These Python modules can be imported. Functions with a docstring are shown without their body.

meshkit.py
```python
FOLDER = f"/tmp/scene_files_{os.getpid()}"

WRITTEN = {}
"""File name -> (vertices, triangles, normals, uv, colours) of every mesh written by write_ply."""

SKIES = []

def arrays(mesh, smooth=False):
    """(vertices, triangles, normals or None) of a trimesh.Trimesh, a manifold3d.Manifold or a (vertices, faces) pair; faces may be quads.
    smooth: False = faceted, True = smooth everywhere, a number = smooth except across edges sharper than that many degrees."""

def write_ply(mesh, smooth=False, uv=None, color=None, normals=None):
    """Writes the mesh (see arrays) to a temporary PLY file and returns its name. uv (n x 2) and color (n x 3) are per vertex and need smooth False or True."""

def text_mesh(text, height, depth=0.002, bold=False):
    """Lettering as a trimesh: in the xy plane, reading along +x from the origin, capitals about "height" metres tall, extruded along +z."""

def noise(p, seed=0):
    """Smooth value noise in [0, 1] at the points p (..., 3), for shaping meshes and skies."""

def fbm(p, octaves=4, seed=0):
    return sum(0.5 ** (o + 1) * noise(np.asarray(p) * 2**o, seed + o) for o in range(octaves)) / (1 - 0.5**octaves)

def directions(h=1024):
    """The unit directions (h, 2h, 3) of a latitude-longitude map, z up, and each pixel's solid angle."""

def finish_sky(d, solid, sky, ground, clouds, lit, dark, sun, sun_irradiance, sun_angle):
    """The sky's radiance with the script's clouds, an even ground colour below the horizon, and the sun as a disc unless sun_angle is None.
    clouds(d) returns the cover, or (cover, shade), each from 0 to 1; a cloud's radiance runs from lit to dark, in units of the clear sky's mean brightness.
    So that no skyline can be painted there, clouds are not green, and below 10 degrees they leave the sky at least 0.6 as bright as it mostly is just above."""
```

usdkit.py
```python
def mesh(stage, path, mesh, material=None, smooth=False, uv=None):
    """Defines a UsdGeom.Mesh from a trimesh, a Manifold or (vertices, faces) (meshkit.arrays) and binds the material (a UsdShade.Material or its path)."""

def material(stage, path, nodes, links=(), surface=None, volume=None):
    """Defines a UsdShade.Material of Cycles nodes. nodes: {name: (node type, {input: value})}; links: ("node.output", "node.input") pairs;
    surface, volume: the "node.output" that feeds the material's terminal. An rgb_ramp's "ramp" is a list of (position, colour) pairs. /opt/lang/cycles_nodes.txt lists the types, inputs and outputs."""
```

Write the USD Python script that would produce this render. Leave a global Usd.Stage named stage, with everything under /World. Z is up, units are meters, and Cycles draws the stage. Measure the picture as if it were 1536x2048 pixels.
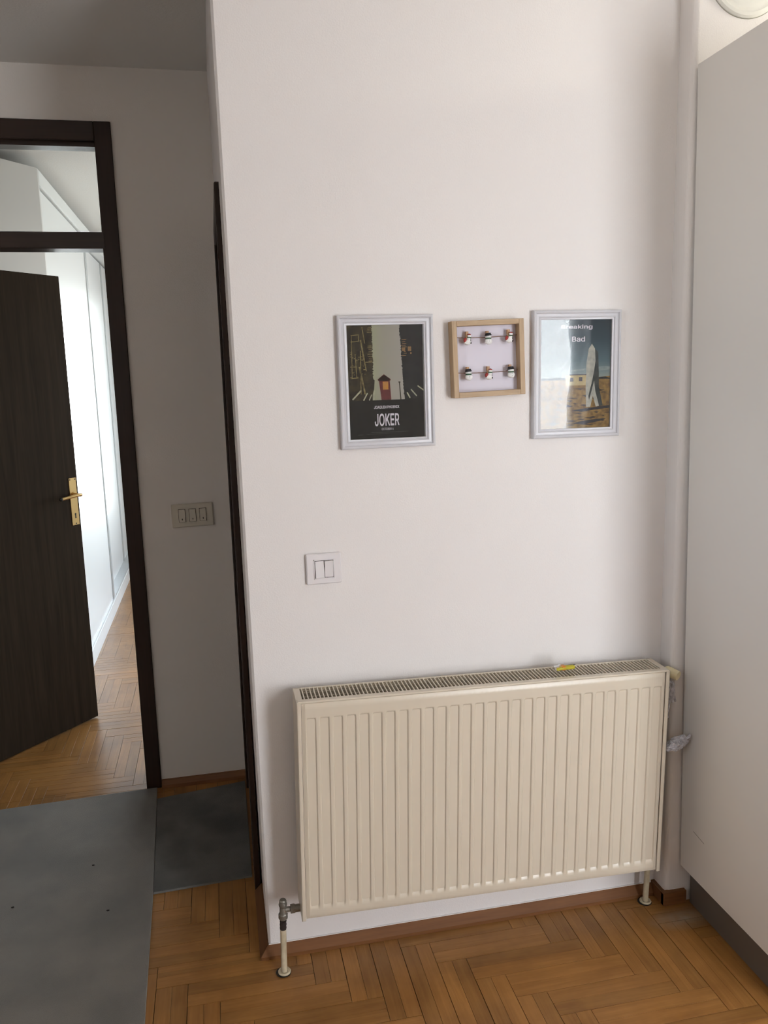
import math, random
import numpy as np, trimesh, usdkit, meshkit
from shapely.geometry import Polygon, box as sbox
from pxr import Usd, UsdGeom, UsdLux, UsdShade, Gf, Sdf

stage = Usd.Stage.CreateInMemory()
UsdGeom.SetStageUpAxis(stage, UsdGeom.Tokens.z)
UsdGeom.SetStageMetersPerUnit(stage, 1.0)
UsdGeom.Xform.Define(stage, '/World')
UsdGeom.Scope.Define(stage, '/World/Looks')
rng = random.Random(7)
nrg = np.random.default_rng(7)

# ------------------------------------------------------------------ camera
EXPOSURE = -0.24
YAW, PITCH, ROLL, FPX = math.radians(11.5587), math.radians(-9.567), math.radians(-1.5722), 1620.0
CAM = np.array([0, 0, 1.5])
fw = np.array([math.sin(YAW) * math.cos(PITCH), math.cos(YAW) * math.cos(PITCH), math.sin(PITCH)])
rt = np.array([math.cos(YAW), -math.sin(YAW), 0.0])
up = np.cross(rt, fw)
rt2 = rt * math.cos(ROLL) + up * math.sin(ROLL)
up2 = -rt * math.sin(ROLL) + up * math.cos(ROLL)
cam = UsdGeom.Camera.Define(stage, '/World/camera')
M4 = Gf.Matrix4d(*[float(v) for row in ((*rt2, 0), (*up2, 0), (*(-fw), 0), (*CAM, 1)) for v in row])
cam.AddTransformOp().Set(M4)
cam.CreateFocalLengthAttr(27.0)
cam.CreateHorizontalApertureAttr(27.0 * 1536 / FPX)
cam.CreateVerticalApertureAttr(27.0 * 2048 / FPX)
cam.CreateClippingRangeAttr(Gf.Vec2f(0.02, 100))
cam.CreateExposureAttr(EXPOSURE)

# ------------------------------------------------------------------ lights
WIN = dict(x0=1.44, x1=2.40, z0=0.25, z1=2.2, y=-1.15)      # balcony window behind the photographer
BED = dict(y0=4.0, y1=5.8, z0=0.5, z1=2.3, x=2.0)         # bedroom window

dome = UsdLux.DomeLight.Define(stage, '/World/sky')
dome.CreateIntensityAttr(1.0)
usdkit_sky = usdkit.material(stage, '/World/Looks/sky', {
    'sky': ('sky_texture', {'sky_type': 'multiple_scattering', 'sun_disc': False, 'sun_elevation': 0.7, 'sun_rotation': 1.0}),
    'bg': ('background_shader', {'strength': 0.28})}, [('sky.color', 'bg.color')], surface='bg.background')
UsdShade.MaterialBindingAPI.Apply(dome.GetPrim()).Bind(usdkit_sky)


def rect_light(name, centre, target, w, h, inten, col):
    l = UsdLux.RectLight.Define(stage, '/World/' + name)
    l.CreateWidthAttr(w); l.CreateHeightAttr(h); l.CreateIntensityAttr(inten); l.CreateColorAttr(Gf.Vec3f(*col))
    c = np.array(centre, float); d = np.array(target, float) - c; d /= np.linalg.norm(d)
    z = -d; u = np.array([0, 0, 1.0]); x = np.cross(u, z); x /= np.linalg.norm(x); y = np.cross(z, x)
    l.AddTransformOp().Set(Gf.Matrix4d(*[float(v) for row in ((*x, 0), (*y, 0), (*z, 0), (*c, 1)) for v in row]))
    return l


wc = ((WIN['x0'] + WIN['x1']) / 2, WIN['y'] - 0.2, (WIN['z0'] + WIN['z1']) / 2)
rect_light('daylight_balcony', wc, (wc[0], 5, wc[2]), WIN['x1'] - WIN['x0'], WIN['z1'] - WIN['z0'], 27.0, (0.955, 0.965, 1.0))
bc = (BED['x'] + 0.1, (BED['y0'] + BED['y1']) / 2, (BED['z0'] + BED['z1']) / 2)
rect_light('daylight_bedroom', bc, (-5, bc[1], bc[2]), BED['y1'] - BED['y0'], BED['z1'] - BED['z0'], 5.0, (0.96, 0.99, 1.0))
FWI = dict(x0=-0.45, x1=1.35, z0=0.35, z1=2.2, y=7.2)      # second bedroom window, far wall
fc_ = ((FWI['x0'] + FWI['x1']) / 2, FWI['y'] + 0.2, (FWI['z0'] + FWI['z1']) / 2)
rect_light('daylight_far', fc_, (fc_[0], 0, fc_[2]), FWI['x1'] - FWI['x0'], FWI['z1'] - FWI['z0'], 11.5, (0.95, 0.99, 1.0))
LWI = dict(y0=-0.75, y1=0.55, z0=1.25, z1=2.38, x=-1.35)    # smaller window on the left
lc = (LWI['x'] - 0.2, (LWI['y0'] + LWI['y1']) / 2, (LWI['z0'] + LWI['z1']) / 2)
rect_light('daylight_left', lc, (5, lc[1], lc[2]), LWI['y1'] - LWI['y0'], LWI['z1'] - LWI['z0'], 9.0, (1.0, 0.975, 0.95))

# ------------------------------------------------------------------ helpers
used = {}


def unique(parent, name):
    k = (str(parent), name)
    n = used.get(k, 0); used[k] = n + 1
    return name if n == 0 else f'{name}_{n:03d}'


def tag(p, label=None, cat=None, group=None, kind=None):
    for k, v in (('label', label), ('category', cat), ('group', group), ('kind', kind)):
        if v is not None:
            p.SetCustomDataByKey(k, v)
    return p


def thing(name, label=None, cat=None, loc=(0, 0, 0), rot=(0, 0, 0), group=None, kind=None):
    path = '/World/' + unique('/World', name)
    x = UsdGeom.Xform.Define(stage, path)
    x.AddTranslateOp().Set(Gf.Vec3d(*map(float, loc)))
    if any(rot):
        x.AddRotateXYZOp().Set(Gf.Vec3f(*map(float, rot)))
    return tag(x.GetPrim(), label, cat, group, kind)


def part(parent, name, mesh, mat, smooth=False, label=None, kind=None, loc=None, rotz=None):
    pp = str(parent.GetPath())
    path = pp + '/' + unique(pp, name)
    m = usdkit.mesh(stage, path, mesh, mat, smooth=smooth)
    if loc is not None:
        m.AddTranslateOp().Set(Gf.Vec3d(*map(float, loc)))
    if rotz:
        m.AddRotateZOp().Set(float(rotz))
    return tag(m.GetPrim(), label=label, kind=kind)


def single(name, mesh, mat, label=None, cat=None, smooth=False, group=None, kind=None):
    path = '/World/' + unique('/World', name)
    m = usdkit.mesh(stage, path, mesh, mat, smooth=smooth)
    return tag(m.GetPrim(), label, cat, group, kind)


def cat_(*ms):
    return trimesh.util.concatenate([m for m in ms])


def bx(x0, x1, y0, y1, z0, z1, c=0.0):
    if c <= 0:
        m = trimesh.creation.box((x1 - x0, y1 - y0, z1 - z0))
        m.apply_translation(((x0 + x1) / 2, (y0 + y1) / 2, (z0 + z1) / 2))
        return m
    c = min(c, (x1 - x0) * .49, (y1 - y0) * .49, (z1 - z0) * .49)
    pts = []
    for sx, a in ((-1, x0), (1, x1)):
        for sy, b in ((-1, y0), (1, y1)):
            for sz, d in ((-1, z0), (1, z1)):
                pts += [(a, b - sy * c, d - sz * c), (a - sx * c, b, d - sz * c), (a - sx * c, b - sy * c, d)]
    return trimesh.convex.convex_hull(np.array(pts))


def tube(a, b, r, r2=None, n=24):
    a, b = np.array(a, float), np.array(b, float)
    r2 = r if r2 is None else r2
    L = np.linalg.norm(b - a)
    m = trimesh.creation.revolve(np.array([(0, 0), (r, 0), (r2, L), (0, L)]), sections=n)
    m.apply_transform(trimesh.geometry.align_vectors([0, 0, 1], (b - a) / L))
    m.apply_translation(a)
    return m


def lathe(profile, a, d, n=28):
    m = trimesh.creation.revolve(np.array(profile, float), sections=n)
    m.apply_transform(trimesh.geometry.align_vectors([0, 0, 1], np.array(d, float) / np.linalg.norm(d)))
    m.apply_translation(a)
    return m


def ball(c, r, sc=(1, 1, 1), sub=2):
    m = trimesh.creation.icosphere(subdivisions=sub, radius=1)
    m.apply_scale(np.array(sc) * r)
    m.apply_translation(c)
    return m


def path_tube(pts, r, n=10):
    pts = np.array(pts, float)
    return trimesh.creation.sweep_polygon(Polygon([(r * math.cos(t), r * math.sin(t)) for t in np.linspace(0, 2 * math.pi, n, endpoint=False)]), pts)


def prism_xz(poly, y0, y1):
    """poly in (x,z), extruded from y0 to y1"""
    m = trimesh.creation.extrude_polygon(poly if isinstance(poly, Polygon) else Polygon(poly), y1 - y0, engine='earcut')
    v = m.vertices.copy()
    m.vertices = np.c_[v[:, 0], y1 - v[:, 2], v[:, 1]]
    m.fix_normals()
    return m


def prism_xy(poly, z0, z1):
    m = trimesh.creation.extrude_polygon(poly if isinstance(poly, Polygon) else Polygon(poly), z1 - z0, engine='earcut')
    m.apply_translation((0, 0, z0))
    return m


def rod_profile(profile, axis, a0, a1):
    """profile: list of 2D points; axis 'x' -> profile in (y,z) extruded along x, axis 'y' -> profile in (x,z)"""
    m = trimesh.creation.extrude_polygon(Polygon(profile), a1 - a0, engine='earcut')
    v = m.vertices.copy()
    if axis == 'x':
        m.vertices = np.c_[v[:, 2] + a0, v[:, 0], v[:, 1]]
    else:
        m.vertices = np.c_[v[:, 0], v[:, 2] + a0, v[:, 1]]
    m.fix_normals()
    return m


# ------------------------------------------------------------------ materials
def mat(name, col, rough=0.5, bump=None, var=None, coat=0, metallic=0, spec=0.5, **kw):
    n = {'p': ('principled_bsdf', dict(base_color=col, roughness=rough, coat_weight=coat, metallic=metallic, specular_ior_level=spec, **kw))}
    l = []
    n['g'] = ('texture_coordinate', {})
    if var:      # (scale, other colour)
        n['vn'] = ('noise_texture', {'scale': var[0], 'detail': 4.0})
        n['vr'] = ('rgb_ramp', {'ramp': [(0.35, col), (0.68, var[1])]})
        l += [('g.object', 'vn.vector'), ('vn.fac', 'vr.fac'), ('vr.color', 'p.base_color')]
    if bump:     # (scale, distance)
        n['bn'] = ('noise_texture', {'scale': bump[0], 'detail': 3.0})
        n['b'] = ('bump', {'strength': 1.0, 'distance': bump[1]})
        l += [('g.object', 'bn.vector'), ('bn.fac', 'b.height'), ('b.normal', 'p.normal')]
    return usdkit.material(stage, '/World/Looks/' + name, n, l, surface='p.BSDF')


def wood(name, c1, c2, rough=0.4, grain=(2, 60, 60), coat=0.0, rand=None, bump=0.0003, tone=0.0, spec=0.5, worn=False):
    """grain: noise scales along x,y,z in object space. rand: 'object' or 'island' shifts tone."""
    n = {'t': ('texture_coordinate', {}), 'm': ('mapping', {'scale': grain}),
         'n1': ('noise_texture', {'scale': 1.0, 'detail': 6.0, 'roughness': 0.62, 'distortion': 0.6}),
         'r': ('rgb_ramp', {'ramp': [(0.25, c1), (0.75, c2)]}),
         'b': ('bump', {'strength': 1.0, 'distance': bump}),
         'p': ('principled_bsdf', {'roughness': rough, 'coat_weight': coat, 'coat_roughness': 0.12, 'specular_ior_level': spec})}
    l = [('n1.fac', 'r.fac'), ('n1.fac', 'b.height'), ('b.normal', 'p.normal'), ('m.vector', 'n1.vector')]
    src = 't.object'
    if rand:
        if rand == 'object':
            n['o'] = ('object_info', {}); rs = 'o.random'
        else:
            n['o'] = ('geometry', {}); rs = 'o.random_per_island'
        n['off'] = ('math', {'math_type': 'multiply', 'value2': 37.0})
        n['cx'] = ('combine_xyz', {})
        n['add'] = ('mix', {'mix_type': 'add', 'fac': 1.0})
        l += [(rs, 'off.value1'), ('off.value', 'cx.x'), ('off.value', 'cx.y'), ('off.value', 'cx.z'), (src, 'add.color1'), ('cx.vector', 'add.color2'), ('add.color', 'm.vector')]
        n['tr'] = ('rgb_ramp', {'ramp': [(0.0, (1 - tone,) * 3), (0.35, (1, 1, 1)), (0.7, (1 + tone * .5, 1 + tone * .35, 1 + tone * .2)), (1.0, (1 + tone * .8, 1 + tone * .8, 1 + tone * .75))]})
        n['mul'] = ('mix', {'mix_type': 'multiply', 'fac': 1.0})
        l += [(rs, 'tr.fac'), ('r.color', 'mul.color1'), ('tr.color', 'mul.color2'), ('mul.color', 'p.base_color')]
    else:
        l += [(src, 'm.vector'), ('r.color', 'p.base_color')]
    if worn:     # uneven wear over the whole floor, and old plaster spilt in the corner by the chimney breast
        n['gp'] = ('geometry', {})
        n['wn'] = ('noise_texture', {'scale': 5.5, 'detail': 4.0, 'roughness': 0.6})
        n['wr'] = ('rgb_ramp', {'ramp': [(0.30, (0.74, 0.70, 0.66)), (0.55, (1, 1, 1)), (0.75, (1.12, 1.10, 1.05))]})
        n['wm'] = ('mix', {'mix_type': 'multiply', 'fac': 1.0})
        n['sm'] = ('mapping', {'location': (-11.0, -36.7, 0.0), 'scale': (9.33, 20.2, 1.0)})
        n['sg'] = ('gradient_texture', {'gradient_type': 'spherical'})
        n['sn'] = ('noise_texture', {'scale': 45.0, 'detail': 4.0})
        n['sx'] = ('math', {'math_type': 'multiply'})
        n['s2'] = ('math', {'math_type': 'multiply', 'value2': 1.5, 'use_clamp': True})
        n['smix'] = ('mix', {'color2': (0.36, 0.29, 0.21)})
        l.remove(('mul.color', 'p.base_color'))
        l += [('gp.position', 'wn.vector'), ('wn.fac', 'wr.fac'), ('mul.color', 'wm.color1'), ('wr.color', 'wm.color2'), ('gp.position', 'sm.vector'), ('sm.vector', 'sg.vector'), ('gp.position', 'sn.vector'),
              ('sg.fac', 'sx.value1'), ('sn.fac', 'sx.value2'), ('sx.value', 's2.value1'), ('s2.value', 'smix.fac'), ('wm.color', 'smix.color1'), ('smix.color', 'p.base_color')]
    return usdkit.material(stage, '/World/Looks/' + name, n, l, surface='p.BSDF')


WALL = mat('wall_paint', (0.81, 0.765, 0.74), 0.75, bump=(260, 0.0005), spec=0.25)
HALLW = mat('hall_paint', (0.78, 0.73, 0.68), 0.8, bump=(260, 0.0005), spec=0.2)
CEIL = mat('ceiling_paint', (0.74, 0.715, 0.68), 0.85, bump=(140, 0.0008), spec=0.2)
BEDW = mat('bedroom_paint', (0.80, 0.79, 0.76), 0.8, spec=0.2)
PLANK = wood('parquet', (0.27, 0.119, 0.031), (0.40, 0.193, 0.055), 0.36, (4, 70, 60), rand='object', tone=0.16, spec=0.38, worn=True)
PLANKS = wood('parquet_joined', (0.27, 0.119, 0.031), (0.40, 0.193, 0.055), 0.36, (30, 30, 30), rand='island', tone=0.16, spec=0.38, worn=True)
GAP = mat('floor_gap', (0.06, 0.028, 0.010), 0.8)
SKIRT = wood('baseboard_wood', (0.15, 0.058, 0.020), (0.235, 0.10, 0.034), 0.5, (3, 60, 60), spec=.3)
SKIRTY = wood('baseboard_wood_y', (0.13, 0.055, 0.020), (0.21, 0.095, 0.036), 0.5, (60, 3, 60), spec=.3)
DARKV = wood('dark_frame_wood', (0.018, 0.009, 0.0065), (0.036, 0.018, 0.012), 0.42, (90, 90, 3), bump=0.0002, spec=.3)
DARKH = wood('dark_frame_wood_flat', (0.018, 0.009, 0.0065), (0.036, 0.018, 0.012), 0.32, (3, 90, 90), bump=0.0002)
LEAF = wood('door_leaf_wood', (0.022, 0.0145, 0.0090), (0.041, 0.028, 0.0175), 0.6, (45, 45, 2.2), bump=0.0002, spec=.05)
BRASS = mat('brass', (0.62, 0.43, 0.19), 0.28, metallic=1.0, bump=(60, 0.0002))
BLACK = mat('black_hole', (0.008, 0.007, 0.006), 0.6)
RAD = mat('radiator_enamel', (0.67, 0.585, 0.465), 0.28, spec=0.5)
RADIN = mat('radiator_inside', (0.20, 0.19, 0.165), 0.7)
VALVE = mat('valve_metal', (0.27, 0.25, 0.215), 0.42, metallic=0.6, bump=(300, 0.0006))
RUST = mat('bare_pipe', (0.035, 0.022, 0.018), 0.8, bump=(500, 0.0015))
PIPE = mat('pipe_enamel', (0.66, 0.58, 0.42), 0.4, var=(40, (0.50, 0.42, 0.28)))
CAPM = mat('thermostat_plastic', (0.90, 0.81, 0.53), 0.4)
WRAP = mat('wrap_plastic', (0.62, 0.60, 0.64), 0.3, bump=(120, 0.003), var=(90, (0.42, 0.40, 0.42)))
FRAMEW = mat('grey_frame_lacquer', (0.63, 0.615, 0.64), 0.3)
OAK = wood('oak_frame', (0.36, 0.235, 0.125), (0.50, 0.345, 0.20), 0.5, (8, 80, 80))
OAKV = wood('oak_frame_v', (0.36, 0.235, 0.125), (0.50, 0.345, 0.20), 0.5, (80, 80, 8))
LILAC = mat('backing_card', (0.70, 0.655, 0.73), 0.8)
SWITCHW = mat('switch_plastic', (0.78, 0.735, 0.735), 0.3)
SWITCHB = mat('switch_beige_plastic', (0.62, 0.565, 0.47), 0.35)
CAB = mat('cabinet_laminate', (0.74, 0.705, 0.665), 0.45, spec=0.4)
PLINTH = mat('plinth_grey', (0.125, 0.105, 0.088), 0.4)
RUGM = mat('rug_pile', (0.40, 0.375, 0.335), 0.95, bump=(900, 0.004), var=(4.5, (0.31, 0.297, 0.275)), spec=0.05)
MATM = mat('mat_pile', (0.27, 0.262, 0.24), 0.95, bump=(900, 0.004), var=(6, (0.17, 0.168, 0.16)), spec=0.05)
RUGEDGE = mat('rug_edge', (0.30, 0.285, 0.26), 0.95)
WARD = mat('wardrobe_white', (0.76, 0.765, 0.75), 0.35)
WARDG = mat('wardrobe_profile', (0.55, 0.57, 0.57), 0.3, metallic=0.3)
PVC = mat('window_pvc', (0.8, 0.8, 0.8), 0.3)
TWINE = mat('twine', (0.23, 0.145, 0.115), 0.9)
CRUMB = mat('crumb', (0.02, 0.015, 0.012), 0.9)
PAINT = mat('paint_overlap', (0.66, 0.63, 0.61), 0.7, spec=0.2)
PLASTER = mat('flue_plaster', (0.74, 0.72, 0.66), 0.6, bump=(60, 0.001))

GLASS = usdkit.material(stage, '/World/Looks/window_glass', {
    't': ('transparent_bsdf', {'color': (0.98, 0.99, 0.985)}), 'g': ('glossy_bsdf', {'color': (1, 1, 1), 'roughness': 0.0}),
    'f': ('fresnel', {'IOR': 1.5}), 'm': ('mix_closure', {})},
    [('f.fac', 'm.fac'), ('t.BSDF', 'm.closure1'), ('g.BSDF', 'm.closure2')], surface='m.closure')
PGLASS = usdkit.material(stage, '/World/Looks/picture_glass', {
    't': ('transparent_bsdf', {'color': (0.98, 0.985, 0.98)}), 'g': ('glossy_bsdf', {'color': (1, 1, 1), 'roughness': 0.015}),
    'tc': ('texture_coordinate', {}), 'n': ('noise_texture', {'scale': 7.0, 'detail': 1.0}), 'b': ('bump', {'strength': 1.0, 'distance': 0.0006}),
    'f': ('fresnel', {'IOR': 1.38}), 'm': ('mix_closure', {})},
    [('tc.object', 'n.vector'), ('n.fac', 'b.height'), ('b.normal', 'g.normal'), ('f.fac', 'm.fac'), ('t.BSDF', 'm.closure1'), ('g.BSDF', 'm.closure2')], surface='m.closure')
SHEER = usdkit.material(stage, '/World/Looks/sheer_curtain', {
    't': ('transparent_bsdf', {'color': (1, 1, 1)}), 'tr': ('translucent_bsdf', {'color': (0.9, 0.9, 0.92)}), 'd': ('diffuse_bsdf', {'color': (0.85, 0.85, 0.87)}),
    'm1': ('mix_closure', {'fac': 0.3}), 'm2': ('mix_closure', {'fac': 0.45})},
    [('tr.BSDF', 'm1.closure1'), ('d.BSDF', 'm1.closure2'), ('t.BSDF', 'm2.closure1'), ('m1.closure', 'm2.closure2')], surface='m2.closure')
LIGHTERM = usdkit.material(stage, '/World/Looks/lighter_plastic', {
    'p': ('principled_bsdf', {'base_color': (0.72, 0.62, 0.06), 'roughness': 0.12, 'transmission_weight': 0.45, 'ior': 1.45})}, [], surface='p.BSDF')
CHROME = mat('chrome', (0.8, 0.8, 0.8), 0.12, metallic=1.0)
ORANGE = mat('orange_plastic', (0.62, 0.22, 0.02), 0.4)

# ------------------------------------------------------------------ dimensions
YW, YH, ZC = 1.947, 2.952, 2.512        # radiator wall, hall (door) wall, ceiling
XE = 0.05                                # left end of the radiator wall
XL, XR, YB = -1.35, 3.0, -1.15           # shell
YF = 7.2                                 # bedroom far wall
BXL, BXR = -1.75, 2.0
PX, PY = 1.168, 1.885                    # chimney breast corner

# ------------------------------------------------------------------ walls
# radiator wall: solid block whose free end leans by about a centimetre
c = 0.006
foot = [(0, c), (c, 0), (2.95, 0), (2.95, YH - YW), (0, YH - YW)]
lo = np.array([(XE + 0.0055 + x, YW + y, 0.0) for x, y in foot]); hi = np.array([(XE - 0.0065 + x, YW + y, ZC) for x, y in foot])
single('wall_front', trimesh.convex.convex_hull(np.vstack([lo, hi])), WALL, label='white painted wall behind the radiator and pictures', kind='structure')
cr = 0.014
arc = [(PX + cr - cr * math.cos(t), PY + cr - cr * math.sin(t)) for t in np.linspace(0, math.pi / 2, 13)]
single('wall_pier', prism_xy([(PX, YW + .01), *arc, (2.4, PY), (2.4, YW + .01)], 0, ZC), WALL, label='white chimney breast in the corner right of the radiator', kind='structure')
OX0, OX1, OZ = -1.175, -0.285, 2.33       # opening in the hall wall
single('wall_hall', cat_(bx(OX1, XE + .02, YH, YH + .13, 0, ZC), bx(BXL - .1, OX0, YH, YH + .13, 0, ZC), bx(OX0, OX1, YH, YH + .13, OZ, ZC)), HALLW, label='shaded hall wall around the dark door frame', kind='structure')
q = LWI
single('wall_left', cat_(bx(XL - .1, XL, YB - .1, q['y0'], 0, ZC), bx(XL - .1, XL, q['y1'], YH, 0, ZC), bx(XL - .1, XL, q['y0'], q['y1'], 0, q['z0']), bx(XL - .1, XL, q['y0'], q['y1'], q['z1'], ZC)), WALL, label='plain wall left of the hall', kind='structure')
single('wall_right', bx(XR, XR + .1, YB - .1, YW, 0, ZC), WALL, label='plain wall right of the kitchen', kind='structure')
w = WIN
single('wall_back', cat_(bx(XL, w['x0'], YB - .12, YB, 0, ZC), bx(w['x1'], XR, YB - .12, YB, 0, ZC), bx(w['x0'], w['x1'], YB - .12, YB, w['z1'], ZC), bx(w['x0'], w['x1'], YB - .12, YB, 0, w['z0'])), WALL, label='wall with the curtained balcony window', kind='structure')
b = BED
single('wall_bedroom_right', cat_(bx(BXR, BXR + .08, YH + .13, b['y0'], 0, ZC), bx(BXR, BXR + .08, b['y1'], YF, 0, ZC), bx(BXR, BXR + .08, b['y0'], b['y1'], 0, b['z0']), bx(BXR, BXR + .08, b['y0'], b['y1'], b['z1'], ZC)), BEDW, label='bedroom wall with the window', kind='structure')
q = FWI
single('wall_bedroom_far', cat_(bx(BXL, q['x0'], YF, YF + .1, 0, ZC), bx(q['x1'], BXR, YF, YF + .1, 0, ZC), bx(q['x0'], q['x1'], YF, YF + .1, 0, q['z0']), bx(q['x0'], q['x1'], YF, YF + .1, q['z1'], ZC)), BEDW, label='far bedroom wall', kind='structure')
single('wall_bedroom_left', bx(BXL - .1, BXL, YH + .13, YF, 0, ZC), BEDW, label='bedroom wall behind the wardrobe', kind='structure')
single('ceiling', bx(BXL - .1, XR + .1, YB - .12, YF + .1, ZC, ZC + .1), CEIL, label='flat painted ceiling', kind='structure')

# ------------------------------------------------------------------ floor
floor = thing('floor', 'brown oak herringbone parquet floor', kind='structure')
part(floor, 'subfloor', bx(BXL - .1, XR + .1, YB - .12, YF + .1, -0.06, -0.006), GAP)
W2, LP = 0.0785, 0.314
A0 = (0.163, 1.81)


def plank_mesh(L, W):
    g, e = 0.0003, 0.00025
    x, y = L / 2 - g, W / 2 - g
    v = [(-x, -y, -.006), (x, -y, -.006), (x, y, -.006), (-x, y, -.006), (-x, -y, -e), (x, -y, -e), (x, y, -e), (-x, y, -e),
         (-x + e, -y + e, 0), (x - e, -y + e, 0), (x - e, y - e, 0), (-x + e, y - e, 0)]
    f = []
    for k in range(4):
        j = (k + 1) % 4
        f += [(k, j, 4 + j), (k, 4 + j, 4 + k), (4 + k, 4 + j, 8 + j), (4 + k, 8 + j, 8 + k)]
    f += [(8, 9, 10), (8, 10, 11)]
    return trimesh.Trimesh(np.array(v, float), np.array(f), process=False)


def strips():
    """every strip of the double herringbone as (x0, x1, y0, y1)"""
    for k in range(-30, 45):
        for m in range(-14, 16):
            x0 = A0[0] + k * W2
            y0 = A0[1] - k * W2 + m * 8 * W2
            for h in (0, 1):
                yield (x0 + h * W2 / 2 + .0005 * (1 - h), x0 + (h + 1) * W2 / 2 - .0005 * h, y0, y0 + LP)
    for j in range(-45, 75):
        for m in range(-14, 16):
            xx = A0[0] + (8 * m - j + 4) * W2
            yy = A0[1] + j * W2
            for h in (0, 1):
                yield (xx, xx + LP, yy + h * W2 / 2 + .0005 * (1 - h), yy + (h + 1) * W2 / 2 - .0005 * h)


ROOMS = [sbox(XL, YB, XR, YW - .002), sbox(XL, YW - .002, XE, YH + .02), sbox(BXL, YH + .02, BXR, YF)]
NEAR = [sbox(-0.30, 1.18, 1.24, YW), sbox(-0.30, YW, XE, YH), sbox(-1.0, 2.88, -0.27, 4.35)]
RUGP = Polygon([(-1.08, 2.899), (-0.834, 2.904), (-0.292, 2.926), (-0.262, 2.25), (-0.248, 1.78), (-0.225, 0.6), (-1.0, 0.6)])
rest, cand = [], []
for (x0, x1, y0, y1) in strips():
    if x1 < BXL or x0 > XR or y1 < YB or y0 > YF:
        continue
    s = sbox(x0, y0, x1, y1)
    for r_ in ROOMS:
        i = s.intersection(r_)
        if i.is_empty or i.area < 2e-4:
            continue
        q = i.bounds
        ic = i
        near = any(ic.intersection(nn).area > 1e-4 for nn in NEAR) and not RUGP.contains(ic)
        (cand if near else rest).append(q)
cand.sort(key=lambda q: (q[1], q[0]))
cand.sort(key=lambda q: math.hypot((q[0] + q[2]) / 2, (q[1] + q[3]) / 2))
rest += cand[298:]
for q in cand[:298]:
    dx, dy = q[2] - q[0], q[3] - q[1]
    L_, W_, rz = (dx, dy, 0) if dx >= dy else (dy, dx, 90)
    part(floor, 'plank', plank_mesh(L_, W_), PLANK, loc=((q[0] + q[2]) / 2, (q[1] + q[3]) / 2, rng.uniform(-.0006, 0)), rotz=rz + (180 if rng.random() < .5 else 0))
ms = []
for q in rest:
    dx, dy = q[2] - q[0], q[3] - q[1]
    m = plank_mesh(max(dx, dy), min(dx, dy))
    if dy > dx:
        m.apply_transform(trimesh.transformations.rotation_matrix(math.pi / 2, [0, 0, 1]))
    m.apply_translation(((q[0] + q[2]) / 2, (q[1] + q[3]) / 2, rng.uniform(-.0006, 0)))
    ms.append(m)
part(floor, 'parquet_field', cat_(*ms), PLANKS, kind='stuff')

# ------------------------------------------------------------------ baseboards
bb = thing('baseboard_front', 'brown wooden strip along the foot of the radiator wall', kind='structure')
prof = [(YW + .002, -.001), (YW - .022, -.001), (YW - .022, .009), (YW - .003, .030), (YW + .002, .030)]
m = rod_profile(prof, 'x', XE - .018, PX)
v = m.vertices.copy(); sel = v[:, 0] < XE + .05      # mitre at the free end
v[sel, 0] = XE + .006 - (YW - v[sel, 1]) * 1.0
m.vertices = v
part(bb, 'moulding', m, SKIRT)
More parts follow.
